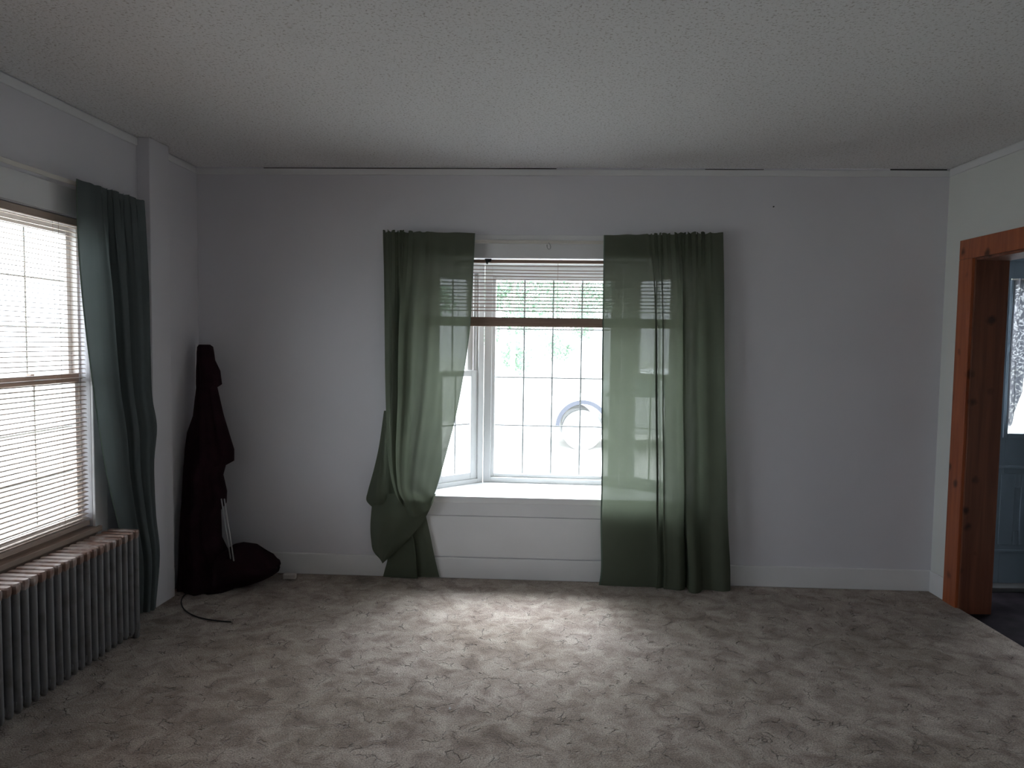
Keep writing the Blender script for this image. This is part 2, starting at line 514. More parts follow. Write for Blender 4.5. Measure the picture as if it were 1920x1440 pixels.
def hit(T, n, px, py):
    """point of the vertical plane n = const of frame T seen along a line of sight -> (u, z)"""
    p0, p1 = T(0, n, 0), T(1, n, 0)
    d = ray(px, py)
    e = p1 - p0
    nx, ny = -e.y, e.x
    t = (nx * p0.x + ny * p0.y) / (nx * d.x + ny * d.y)
    q = Vector((d.x * t, d.y * t, EYE + d.z * t))
    return ((q.x - p0.x) * e.x + (q.y - p0.y) * e.y), q.z

def wall_with_holes(T, u0, u1, z0, z1, n0, n1, holes):
    mb = MB()
    us = sorted(set([u0, u1] + [h[0] for h in holes] + [h[1] for h in holes]))
    for a, b in zip(us[:-1], us[1:]):
        zs = [(h[2], h[3]) for h in holes if h[0] <= a + 1e-6 and h[1] >= b - 1e-6]
        zs.sort()
        z = z0
        for ha, hb in zs:
            if ha > z + 1e-6:
                mb.box(T, a, b, n0, n1, z, ha)
            z = hb
        if z < z1 - 1e-6:
            mb.box(T, a, b, n0, n1, z, z1)
    return mb

# ---------------------------------------------------------------- room shell
Y_BACK = -2.1
floor_pts = [(-2.36, Y_BACK), (2.59, Y_BACK), (2.59, 4.345), (-2.0, 4.53)]
struct('floor', MB().prism(floor_pts, -0.03, 0.0), CARPET, 'mottled beige and brown sculpted carpet with dark creases')
struct('ceiling', MB().prism([(-2.7, Y_BACK - .2), (2.59, Y_BACK - .2), (2.59, 4.345), (-2.0, 4.53), (-2.15, 4.53)], CEIL, CEIL + 0.12), CEILM,
       'grey-white stippled ceiling')

OPL, OPR, OPZ0, OPZ1 = -0.885, 0.885, 0.486, 2.022
ub0, ub1 = -2.26, 2.352
struct('wall_back', wall_with_holes(TB, ub0 - .15, ub1, 0, CEIL, 0, 0.10, [(OPL, OPR, OPZ0, OPZ1)]), WALL)
# window hole on the left wall: u is distance towards camera from y=3.5
LW0, LW1, LWZ0, LWZ1 = 0.035, 1.60, 0.555, 2.055
LN0, LN1 = 3.40, 4.15  # opening of the added out-of-view window, sized for its light
struct('wall_left', wall_with_holes(TL, -1.03, 5.7, 0, CEIL, 0, 0.14, [(LW0, LW1, LWZ0, LWZ1), (LN0, LN1, LWZ0, LWZ1)]), WALL)
DY0, DY1, DZ = 2.90, 4.062, 2.010
struct('wall_right', wall_with_holes(TR, Y_BACK, 4.345, -0.03, CEIL, 0, 0.18, [(DY0, DY1, -0.03, DZ)]), WALLR)
TK = lambda u, n, z: Vector((u, Y_BACK - n, z))
struct('wall_behind', wall_with_holes(TK, -2.6, 2.77, 0, CEIL, 0, 0.14, []), WALL)

# chase between left wall and back corner
pl = [TL(-0.385, 0, 0), TL(-0.57, 0, 0), TL(-0.57, -0.078, 0), TL(-0.385, -0.072, 0)]
struct('trim_3', MB().prism([(p.x, p.y) for p in pl], 0, CEIL), WALL, 'white boxed pipe chase on the left wall by the corner', bevel=0.004)

# narrow crown strips
mb = MB(); mb.box(TB, ub0 + .01, ub1, -0.012, 0, 2.522, 2.560)
struct('trim_1', mb, TRIM, 'narrow strip along the top of the back wall', bevel=0.004)
mb = MB(); mb.box(TB, -1.82, -0.35, -0.006, 0.0, 2.5605, 2.565); mb.box(TB, -0.35, 0.0, -0.006, 0, 2.562, 2.566); mb.box(TB, 0.9, 1.25, -0.005, 0, 2.561, 2.5645)
mb.box(TB, 2.0, 2.33, -0.006, 0, 2.560, 2.5685)
struct('trim_2', mb, DARKGAP, 'dark gap between ceiling and back wall')
mb = MB(); mb.box(TL, -0.38, 5.5, -0.012, 0, 2.522, 2.562); mb.box(TL, -1.0, -0.575, -0.012, 0, 2.522, 2.562)
struct('trim_4', mb, TRIM, 'narrow strip along the top of the left wall', bevel=0.004)
mb = MB(); mb.box(TR, 2.0, 4.33, -0.012, 0, 2.522, 2.562)
struct('trim_5', mb, TRIM, 'narrow strip along the top of the right wall', bevel=0.004)

# baseboards
mb = MB(); mb.box(TB, ub0 + .02, -0.905, -0.016, 0, 0, 0.136); mb.box(TB, -0.90, 0.90, -0.016, 0, 0, 0.134); mb.box(TB, 0.905, ub1 - .002, -0.016, 0, 0, 0.132)
struct('baseboard_back', mb, TRIM, bevel=0.005)
mb = MB(); mb.box(TR, 4.18, 4.328, -0.016, 0, 0, 0.132)
struct('baseboard_right', mb, TRIM, bevel=0.004)
mb = MB(); mb.box(TL, -1.02, -0.58, -0.016, 0, 0, 0.134); mb.box(TL, -0.38, 5.5, -0.016, 0, 0, 0.134)
struct('baseboard_left', mb, TRIM, bevel=0.004)
# panel boards under the bay seat
mb = MB(); mb.box(TB, -0.90, 0.90, -0.010, 0, 0.404, 0.486); mb.box(TB, -0.90, 0.90, -0.010, 0, 0.139, 0.400)
struct('trim_6', mb, TRIM, 'white boards below the bay window seat', bevel=0.0015)
# head casing over the bay opening
mb = MB(); mb.box(TB, -0.95, 0.95, -0.012, 0, 2.022, 2.160)
struct('trim_7', mb, TRIM, 'flat white board over the bay window opening', bevel=0.002)

# ---------------------------------------------------------------- bay window
FL = (-0.469, 0.460); FR = (0.469, 0.435)
NL = (OPL, 0.075); NR = (OPR, 0.075)
seat_pts = [TB(*p, 0) for p in ((OPL, -0.018), (OPR, -0.018), (OPR, 0.06), (NR[0], NR[1] + .10), (FR[0] + .05, FR[1] + .12), (FL[0] - .05, FL[1] + .12), (NL[0], NL[1] + .10), (OPL, 0.06))]
struct('trim_8', MB().prism([(p.x, p.y) for p in seat_pts], 0.486, 0.527), VINYL, 'deep white bay window seat', bevel=0.004)
top_pts = [TB(*p, 0) for p in ((OPL - .04, 0.10), (OPR + .04, 0.10), (NR[0] + .04, NR[1] + .12), (FR[0] + .08, FR[1] + .16), (FL[0] - .08, FL[1] + .16), (NL[0] - .04, NL[1] + .12))]
struct('trim_9', MB().prism([(p.x, p.y) for p in top_pts], 2.026, 2.14), VINYL, 'white head of the bay')
mb = MB()
mb.box(TB, OPL - 0.06, OPL, 0.02, 0.14, 0.50, 2.03); mb.box(TB, OPR, OPR + 0.06, 0.02, 0.14, 0.50, 2.03)
struct('trim_10', mb, TRIM, 'white returns at the sides of the bay')

def seg_frame(a, b):
    A = TB(a[0], a[1], 0); B = TB(b[0], b[1], 0)
    L = (B - A).length
    return frame((A.x, A.y), (B.x - A.x, B.y - A.y)), L

def ring(mb, T, u0, u1, z0, z1, wl, wr, wb, wt, n0, n1):
    mb.box(T, u0, u0 + wl, n0, n1, z0, z1); mb.box(T, u1 - wr, u1, n0, n1, z0, z1)
    mb.box(T, u0 + wl, u1 - wr, n0, n1, z0, z0 + wb); mb.box(T, u0 + wl, u1 - wr, n0, n1, z1 - wt, z1)
    return mb

# front unit
TF, LF = seg_frame(FL, FR)
root = sroot('window_1', TF(LF / 2, 0.03, 0.527), 'fixed front window of the bay with a white grid')
build('window_frame', ring(MB(), TF, 0.0, LF, 0.527, 2.026, 0.052, 0.052, 0.036, 0.075, 0, 0.09), VINYL, root, bevel=0.003)
build('sash', ring(MB(), TF, 0.052, LF - 0.052, 0.563, 1.951, 0.022, 0.022, 0.024, 0.024, 0.02, 0.07), VINYL, root, bevel=0.003)
g0, g1, gz0, gz1 = 0.074, LF - 0.074, 0.587, 1.927
mb = MB(); mb.box(TF, g0, g1, 0.040, 0.044, gz0, gz1)
build('pane', mb, GLASS, root)
mb = MB()
for i in range(1, 4):
    u = g0 + (g1 - g0) * i / 4; mb.box(TF, u - .005, u + .005, 0.050, 0.058, gz0, gz1)
for i in range(1, 4):
    z = gz0 + (gz1 - gz0) * i / 4; mb.box(TF, g0, g1, 0.0505, 0.0575, z - .004, z + .004)
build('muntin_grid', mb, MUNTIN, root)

def side_unit(a, b, name, flip, label):
    """double hung side window; a = front corner, b = room corner"""
    T, L = seg_frame(a, b)
    if not flip:   # left side runs clockwise; make n>0 outside
        T0 = T
        T = lambda u, n, z: T0(u, -n, z)
    root = sroot(name, T(L / 2, 0.03, 0.527), label)
    mb = MB(); ring(mb, T, 0.0, 0.435, 0.527, 2.026, 0.045, 0.045, 0.030, 0.06, 0, 0.10)
    mb.box(T, 0.435, L, -0.0, 0.10, 0.527, 2.026)
    build('window_frame', mb, VINYL, root, bevel=0.003)
    mb = MB(); mb.box(T, 0.045, 0.055, 0.015, 0.05, 1.30, 1.966); mb.box(T, 0.38, 0.39, 0.015, 0.05, 1.30, 1.966)
    build('jamb_track', mb, JAMBTRACK, root)
    low = build('lower_sash', ring(MB(), T, 0.047, 0.388, 0.557, 1.305, 0.052, 0.052, 0.045, 0.040, 0.012, 0.042), VINYL, root, bevel=0.003)
    mb = MB(); mb.box(T, 0.099, 0.336, 0.024, 0.028, 0.60, 1.266); build('pane', mb, GLASS, low)
    mb = MB(); mb.box(T, 0.213, 0.222, 0.030, 0.036, 0.60, 1.266); mb.box(T, 0.099, 0.336, 0.0305, 0.0355, 0.932, 0.940)
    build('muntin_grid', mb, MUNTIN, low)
    upp = build('upper_sash', ring(MB(), T, 0.056, 0.379, 1.27, 1.966, 0.046, 0.046, 0.035, 0.045, 0.052, 0.082), VINYL, root, bevel=0.003)
    mb = MB(); mb.box(T, 0.102, 0.333, 0.064, 0.068, 1.305, 1.921); build('pane', mb, GLASS, upp)
    mb = MB(); mb.box(T, 0.213, 0.222, 0.070, 0.076, 1.305, 1.921); mb.box(T, 0.102, 0.333, 0.0705, 0.0755, 1.609, 1.617)
    build('muntin_grid', mb, MUNTIN, upp)
side_unit(FL, NL, 'window_2', False, 'left angled side window of the bay')
side_unit(FR, NR, 'window_3', True, 'right angled side window of the bay, behind the curtain')

# ---------------------------------------------------------------- venetian blinds
def blind(T, u0, u1, nc, ztop, zlow, zbot, pitch, label, mat, railh, headh, sag, wdt=0.025, tilt=0.0, stack=0.03, ladders=(), name='venetian_blind'):
    root = thing(name, label, 'blind', T((u0 + u1) / 2, nc, zbot))
    mb = MB(); mb.box(T, u0, u1, nc - 0.014, nc + 0.014, ztop - headh, ztop)
    build('headrail', mb, mat, root, bevel=0.002)
    mb = MB()
    N = 28
    z = ztop - headh - 0.012
    k = 0
    while z > zlow:
        rows = []
        ph = random.uniform(0, 6.28)
        for i in range(N + 1):
            s = i / N
            u = u0 + 0.004 + (u1 - u0 - 0.008) * s
            dz = -sag(k) * math.sin(math.pi * s) + 0.0007 * math.sin(7 * s + ph)
            for j in range(4):
                q = j / 3 - 0.5
                rows.append(T(u, nc + q * wdt, z + dz + 0.0022 * (1 - 4 * q * q) + q * tilt))
        fs = [(i * 4 + j, (i + 1) * 4 + j, (i + 1) * 4 + j + 1, i * 4 + j + 1) for i in range(N) for j in range(3)]
        mb.add(rows, fs)
        z -= pitch; k += 1
    sl = build('slats', mb, mat, root, smooth=True)
    so = sl.modifiers.new('solid', 'SOLIDIFY'); so.thickness = 0.0009
    if stack > 0.02:
        mb = MB()
        q = int(stack / 0.0042)
        for i in range(q):
            zz = zbot + railh + i * 0.0042
            w = wdt / 2 + random.uniform(-.0008, .0008)
            mb.box(T, u0 + .004, u1 - .004, nc - w, nc + w, zz, zz + 0.0038)
        build('stacked_slats', mb, mat, root)
    mb = MB(); mb.box(T, u0, u1, nc - 0.014, nc + 0.014, zbot, zbot + railh)
    build('bottom_rail', mb, mat, root, bevel=0.003)
    for u in ladders:
        for dn in (-wdt / 2 - .001, wdt / 2 + .001):
            mb = MB(); mb.tube([T(u, nc + dn, ztop - headh), T(u, nc + dn, zbot + railh)], 0.0009, 5)
            build('ladder_cord', mb, mat, root)
    return root

def sag_back(k):
    return [0.006, 0.010, 0.007, 0.004, 0.002][k] if k < 5 else 0.0008
b1 = blind(TB, -0.872, 0.872, 0.030, 2.012, 1.676, 1.598, 0.0218,
           'brown slatted blind raised halfway in the bay window opening', BLINDM, 0.020, 0.020, sag_back, ladders=(-0.60, 0.02, 0.62), stack=0.040, tilt=0.0065)
mb = MB()
cx, cz = hit(TB, 0.012, 915, 489)
mb.add([TB(cx + a, 0.012 + n, cz + b) for n in (-0.008, 0.008) for a, b in ((-.020, .012), (.022, .012), (.018, -.004), (.004, -.010), (-.004, -.022), (-.010, -.016), (-.014, -.004))],
       [tuple(range(7)), tuple(reversed(range(7, 14)))] + [(i, i + 7, (i + 1) % 7 + 7, (i + 1) % 7) for i in range(7)])
build('tilt_bracket', mb, BLACK, b1)['label'] = 'black plastic bracket on headrail'

blind(TL, LW0 + .008, LW1 - .008, 0.022, 2.052, 0.612, 0.577, 0.0215,
      'tan slatted blind lowered over the left wall window above the radiator', BLINDL, 0.022, 0.030,
      lambda k: 0.0005, tilt=0.002, stack=0.0, ladders=(0.22, 0.80, 1.38))

# left wall windows
def wall_window(name, T, u0, u1, z0, z1, thick, label, mats, nm=7, tan_rail=False):
    root = sroot(name, T((u0 + u1) / 2, 0.05, z0), label)
    zm = 1.30
    build('window_frame', ring(MB(), T, u0, u1, z0, z1, 0.012, 0.012, 0.03, 0.03, 0.046, thick), mats[0], root, bevel=0.002)
    low = build('lower_sash', ring(MB(), T, u0 + .012, u1 - .012, z0 + .03, zm + .018, 0.024, 0.024, 0.05, 0.034, 0.05, 0.076), mats[0], root, bevel=0.002)
    mb = MB(); mb.box(T, u0 + .036, u1 - .036, 0.062, 0.066, z0 + .08, zm - .016); build('pane', mb, GLASS, low)
    upp = build('upper_sash', ring(MB(), T, u0 + .012, u1 - .012, zm - .016, z1 - .03, 0.024, 0.024, 0.034, 0.04, 0.080, 0.106), mats[0], root, bevel=0.002)
    mb = MB(); mb.box(T, u0 + .036, u1 - .036, 0.092, 0.096, zm + .018, z1 - .07); build('pane', mb, GLASS, upp)
    for par, a, b, n0 in ((low, z0 + .08, zm - .016, 0.067), (upp, zm + .018, z1 - .07, 0.097)):
        mb = MB()
        for i in range(1, nm):
            u = u0 + .036 + (u1 - u0 - .072) * i / nm
            mb.box(T, u - .005, u + .005, n0, n0 + .006, a, b)
        for i in range(1, 3):
            z = a + (b - a) * i / 3
            mb.box(T, u0 + .036, u1 - .036, n0 + .0005, n0 + .0055, z - .004, z + .004)
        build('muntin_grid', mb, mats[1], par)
    if tan_rail:
        mb = MB(); mb.box(T, u0 + .014, u1 - .014, 0.044, 0.079, zm - .020, zm + .020)
        build('meeting_rail', mb, BLINDL, root, bevel=0.003)
    return root
wl = wall_window('window_4', TL, LW0, LW1, LWZ0, LWZ1, 0.14, 'large double hung window on the left wall', (VINYL, VINYL), 6, True)
mb = MB()
for u in (0.36, 0.62): 
    mb.box(TL, u - .02, u + .02, 0.045, 0.06, 1.30, 1.318)
    mb.box(TL, u - .008, u + .012, 0.040, 0.06, 1.318, 1.330)
build('sash_lock', mb, BLINDL, wl)
wall_window('added_window', TL, LN0, LN1, LWZ0, LWZ1, 0.14, 'unseen second left wall window added for daylight', (VINYL, VINYL), 6)  # out of view, added to let more daylight into the room
# casing and sill
mb = MB(); mb.box(TL, LW0 - .10, LW1 + .10, -0.014, 0, LWZ1 + .002, LWZ1 + .13)
mb.box(TL, LW0 - .10, LW0 - .001, -0.014, 0, 0.50, LWZ1); mb.box(TL, LW1 + .001, LW1 + .10, -0.014, 0, 0.50, LWZ1)
struct('trim_11', mb, TRIM, 'white casing round the left wall window', bevel=0.003)
mb = MB(); mb.box(TL, LW0 - .03, LW1 + .03, -0.030, 0.06, 0.540, 0.566); mb.box(TL, LW0 - .02, LW1 + .02, -0.014, 0.0, 0.46, 0.538)
struct('trim_12', mb, TANWOOD, 'tan wooden sill of the left wall window', bevel=0.003)

# ---------------------------------------------------------------- curtain rods
def rod(T, u0, u1, n, z, label, u_hook=None):
    root = thing('curtain_rod', label, 'curtain rod', T((u0 + u1) / 2, n, z))
    mb = MB()
    # flat lock-seam rod with returns to the wall
    mb.box(T, u0, u1, n - .003, n + .003, z - .010, z + .010)
    mb.box(T, u0, u0 + .006, n, -0.012, z - .010, z + .010); mb.box(T, u1 - .006, u1, n, -0.012, z - .010, z + .010)
    build('rod', mb, RODM, root, bevel=0.002)
    for u in (u0 + .003, u1 - .003):
        m2 = MB(); m2.box(T, u - .012, u + .012, -0.018, -0.010, z - .02, z + .02)
        build('bracket', m2, RODM, root, bevel=0.002)
    return root
r1 = rod(TB, -1.06, 0.97, -0.055, 2.112, 'thin cream curtain rod across the top of the bay window')
mb = MB()
hu, hz = hit(TB, -0.060, 1030, 462)
mb.tube([TB(hu - .004, -0.060, hz + .022), TB(hu + .004, -0.062, hz + .010), TB(hu + .009, -0.062, hz - .003), TB(hu + .006, -0.062, hz - .014), TB(hu - .002, -0.062, hz - .018),
         TB(hu - .010, -0.062, hz - .012)], 0.0028, 8)
mb.tube([TB(hu - .014, -0.060, hz + .010), TB(hu - .013, -0.062, hz - .004), TB(hu - .010, -0.062, hz - .012)], 0.0028, 8)
tag(build('curtain_hook', mb, STEEL, smooth=True), 'small pale wire hook hanging from the rod over the bay window', 'hook')
rod(TL, -0.315, 1.86, -0.060, 2.196, 'cream curtain rod above the left wall window')

# ---------------------------------------------------------------- curtains
def interp(pts, t):
    """smooth polyline lookup, pts list of tuples, t in 0..1 by index"""
    k = len(pts) - 1
    x = t * k
    i = min(int(x), k - 1)
    f = x - i
    p0 = pts[max(i - 1, 0)]; p1 = pts[i]; p2 = pts[i + 1]; p3 = pts[min(i + 2, k)]
    return tuple(0.5 * ((2 * b) + (c - a) * f + (2 * a - 5 * b + 4 * c - d) * f * f + (3 * b - a - 3 * c + d) * f ** 3) for a, b, c, d in zip(p0, p1, p2, p3))

def lin(knots, s):
    for a, b in zip(knots[:-1], knots[1:]):
        if s <= b[0]:
            f = (s - a[0]) / max(1e-9, b[0] - a[0])
            return tuple(x + (y - x) * f for x, y in zip(a[1:], b[1:]))
    return knots[-1][1:]

def drape(name, T, nb, L, R, sec, mat, parent, NS=220, NT=70, bulge=None, hem=None, rodz=0.0, pleats=None, seed=0, bottom=None, t0=0.35, fade=0.0):
    """cloth between two edge lines (lines of sight met with the plane n=nb);
    sec: cross-section of the hanging folds, points (fraction across, depth towards the room in cm);
    pleats: knots (s, amplitude, cycles) of the small gathers on the rod"""
    Lp = [hit(T, nb, *p) for p in L]; Rp = [hit(T, nb, *p) for p in R]
    mb = MB(); vs = []
    # even out the section by its length
    dense = [interp(sec, k / 400) for k in range(401)]
    wd = abs(Rp[0][0] - Lp[0][0])
    acc = [0.0]
    for p, q in zip(dense[:-1], dense[1:]):
        acc.append(acc[-1] + math.hypot((q[0] - p[0]) * wd, (q[1] - p[1]) * 0.01))
    def at(s):
        x = s * acc[-1]
        lo, hi = 0, 400
        while hi - lo > 1:
            m = (lo + hi) // 2
            if acc[m] <= x: lo = m
            else: hi = m
        f = (x - acc[lo]) / max(1e-9, acc[hi] - acc[lo])
        return tuple(p + (q - p) * f for p, q in zip(dense[lo], dense[hi]))
    cs = [at(i / NS) for i in range(NS + 1)]
    for j in range(NT + 1):
        t = j / NT
        lu, lz = interp(Lp, t); ru, rz = interp(Rp, t)
        g = min(1.0, max(0.0, t / t0)); g = g * g * (3 - 2 * g)
        for i in range(NS + 1):
            s = i / NS
            fx, fd = cs[i]
            wob = 0.010 * noise.noise(Vector((s * 5 + seed, t * 1.7, seed)))
            top_x = 0.45 * s + 0.55 * fx
            fr = top_x + (fx - top_x) * g + wob * math.sin(math.pi * s) * g
            fz = 1 - fade * max(0, (t - 0.45) / 0.55) * min(1, s / 0.2)
            dn = -fd * 0.01 * fz * (0.12 + 0.88 * g) * (1 + 0.25 * noise.noise(Vector((s * 4, t * 2.5, seed + 9))))
            z = lz + (rz - lz) * fr
            if pleats:
                A, cyc = lin(pleats, s)
                k = (1 - g) ** 1.5
                ph = 2 * math.pi * cyc + 0.8 * noise.noise(Vector((s * 9, seed, 0)))
                zr = (z - rodz) / 0.022
                pin = 1 - 0.75 * math.exp(-zr * zr)
                dn += A * k * pin * math.sin(ph)
                fr += 0.5 * A * k * pin * math.sin(2 * ph) / wd * min(1, s / .03, (1 - s) / .03)
                if z > rodz + 0.015:
                    z += 0.6 * A * math.sin(ph * 1.37 + 1) * (z - rodz) / 0.06
            if bulge:
                dn += bulge(s, t)
            if bottom:
                z += bottom(s) * max(0, (t - 0.9) / 0.1)
            vs.append(T(lu + (ru - lu) * fr, nb + dn, max(z, 0.004)))
    W = NS + 1
    fs = [(j * W + i, (j + 1) * W + i, (j + 1) * W + i + 1, j * W + i + 1) for j in range(NT) for i in range(NS)]
    mb.add(vs, fs)
    o = build(name, mb, mat, parent, smooth=True)
    if hem:
        for which, wid in hem:
            k = max(1, int(wid * NS))
            mb = MB()
            idx = list(range(k + 1)) if which == 'L' else list(range(NS - k, NS + 1))
            hv = []
            off = T(0, -0.0016, 0) - T(0, 0, 0)
            for j in range(NT + 1):
                for i in idx:
                    hv.append(vs[j * W + i] + off)
            ww = len(idx)
            mb.add(hv, [(j * ww + i, (j + 1) * ww + i, (j + 1) * ww + i + 1, j * ww + i + 1) for j in range(NT) for i in range(ww - 1)])
            build('hem', mb, HEM, o, smooth=True)
    return o

# right-hand curtain of the bay
c = thing('curtain', 'full length sage green curtain hanging straight at the right side of the bay window', 'curtain', TB(0.95, -0.06, 0), 'green curtains')
L = [(1132, 441), (1131, 520), (1129, 640), (1128, 760), (1128, 880), (1126, 980), (1127, 1060), (1123, 1097)]
R = [(1356, 436), (1357, 520), (1357, 640), (1358, 760), (1361, 880), (1363, 980), (1367, 1060), (1367, 1118)]
W_ = 224.0
sec = [(0, 0), (30 / W_, 0.2), (60 / W_, 0.6), (85 / W_, 0.2), (96 / W_, 0.8), (101 / W_, 2.2), (97 / W_, 3.0), (103 / W_, 2.2), (109 / W_, 0.6), (113 / W_, 1.6), (110 / W_, 3.2), (116 / W_, 3.0),
       (124 / W_, 3.6), (136 / W_, 4.6), (146 / W_, 2.2), (150 / W_, -1.8), (152 / W_, 1.5), (151 / W_, 5.6), (160 / W_, 7.2), (170 / W_, 5.2), (177 / W_, 1.8), (190 / W_, 1.2), (203 / W_, 3.0), (213 / W_, 3.2), (224 / W_, 1.2)]
drape('panel', TB, -0.084, L, R, sec, CLOTH, c, NS=340, NT=90, hem=[('L', 0.010)], rodz=2.112, seed=3, t0=0.30,
      pleats=[(0, 0.002, 0), (0.30, 0.004, 1.5), (0.40, 0.013, 3), (0.85, 0.015, 11), (0.92, 0.004, 12), (1, 0.003, 12.5)],
      bulge=lambda s, t: -0.035 * max(0, s - 0.45) * t, bottom=lambda s: 0.010 * math.sin(s * 22) * (s > .25))
# left-hand curtain of the bay, tucked up on itself
c = thing('curtain', 'sage green curtain tucked up into a knot at the left side of the bay window', 'curtain', TB(-0.85, -0.06, 0), 'green curtains')
L = [(718, 433), (720, 520), (721, 610), (722, 700), (724, 780), (727, 850), (733, 895), (743, 930), (756, 950)]
R = [(891, 437), (887, 520), (882, 610), (870, 700), (855, 780), (836, 855), (822, 905), (812, 934), (804, 956)]
sec = [(0, 0), (0.06, 1.0), (0.10, 3.0), (0.14, 1.0), (0.17, -2.0), (0.19, 1.0), (0.18, 3.5), (0.24, 4.2), (0.29, 2.4), (0.34, 1.8), (0.40, 3.0), (0.47, 2.8), (0.53, 1.2), (0.60, 1.3), (0.68, 1.0),
       (0.76, 1.5), (0.84, 1.1), (0.92, 1.3), (1.0, 0.5)]
def pouch(s, t):
    k = max(0, (t - 0.45) / 0.55)
    b = -0.075 * math.sin(math.pi * min(1, k * 1.02)) * math.sin(math.pi * min(1, max(0, s * 1.0))) ** 0.8
    w_ = max(0, (t - 0.66) / 0.34)
    cres = 0.034 * w_ * (1 - 0.5 * w_) * math.sin(30 * (t - 0.16 * (2 * s - 0.9) ** 2)) * math.sin(math.pi * s) ** 0.7
    return b + cres
drape('panel', TB, -0.084, L, R, sec, CLOTH, c, NS=300, NT=110, hem=[('R', 0.008)], rodz=2.112, seed=11, bulge=pouch, t0=0.30, fade=0.9, bottom=lambda s: -0.05 * math.sin(math.pi * s),
      pleats=[(0, 0.014, 0), (0.30, 0.014, 4), (0.45, 0.008, 5.2), (0.55, 0.003, 6), (1, 0.002, 7)])
# flap of cloth thrown back over the wall side
L = [(720, 770), (716, 800), (710, 840), (701, 880), (690, 920), (687, 938), (697, 950)]
R = [(724, 770), (732, 800), (733, 840), (736, 880), (740, 915), (744, 935), (742, 945)]
drape('tucked_flap', TB, -0.050, L, R, [(0, 0), (.25, .6), (.5, 1.4), (.75, .3), (1, 0)], CLOTH, c, NS=50, NT=40, seed=5,
      bulge=lambda s, t: -0.04 * math.sin(math.pi * min(1, s * 1.15)) * math.sin(math.pi * t) + 0.03 * max(0, s - 0.75) * 4 * math.sin(math.pi * t))
L = [(702, 926), (697, 945), (695, 980), (696, 1010), (700, 1034), (718, 1053)]
R = [(818, 925), (808, 950), (792, 980), (770, 1006), (747, 1030), (720, 1054)]
drape('hanging_swag', TB, -0.060, L, R, [(0, 0), (.2, 1.2), (.4, .5), (.6, 1.6), (.8, .8), (1, 0)], CLOTH, c, NS=80, NT=50, seed=8,
      bulge=lambda s, t: -0.02 * math.sin(math.pi * s) + 0.016 * (1 - t) * math.sin(9 * t + 5 * s))
L = [(722, 960), (726, 1010), (727, 1045), (721, 1070), (717, 1085)]
R = [(797, 960), (806, 1000), (813, 1035), (819, 1062), (824, 1082)]
drape('tail', TB, -0.034, L, R, [(0, 0), (.2, .8), (.45, 1.6), (.60, 2.0), (.62, .6), (.58, -1.2), (.68, -1.0), (.85, -.2), (1, 0)], CLOTH, c, NS=110, NT=40, seed=9)

# curtain on the left wall
c = thing('curtain', 'grey-green curtain beside the left wall window behind the radiator end', 'curtain', TL(-0.2, -0.06, 0), 'green curtains')
L = [(143, 335), (144, 420), (150, 520), (160, 620), (173, 720), (187, 820), (202, 905), (221, 985), (236, 1060), (240, 1155)]
R = [(271, 377), (275, 450), (279, 550), (281, 650), (284, 740), (293, 800), (288, 870), (291, 960), (298, 1040), (289, 1140)]
sec = [(0, 0), (0.10, 0.6), (0.22, 0.4), (0.30, 1.0), (0.36, 2.6), (0.40, 0.6), (0.43, -2.0), (0.46, 1.0), (0.47, 3.6), (0.55, 3.8), (0.60, 1.0), (0.64, -1.0), (0.68, 2.0), (0.72, 3.6), (0.80, 2.6), (0.86, 0.6), (0.93, 1.6), (1, 0.4)]
drape('panel', TL, -0.088, L, R, sec, CLOTH_L, c, NS=280, NT=90, hem=[('L', 0.012)], rodz=2.196, seed=21, t0=0.28,
      pleats=[(0, 0.003, 0), (0.2, 0.006, 1), (0.35, 0.014, 2.5), (0.85, 0.015, 8), (1, 0.006, 9)])

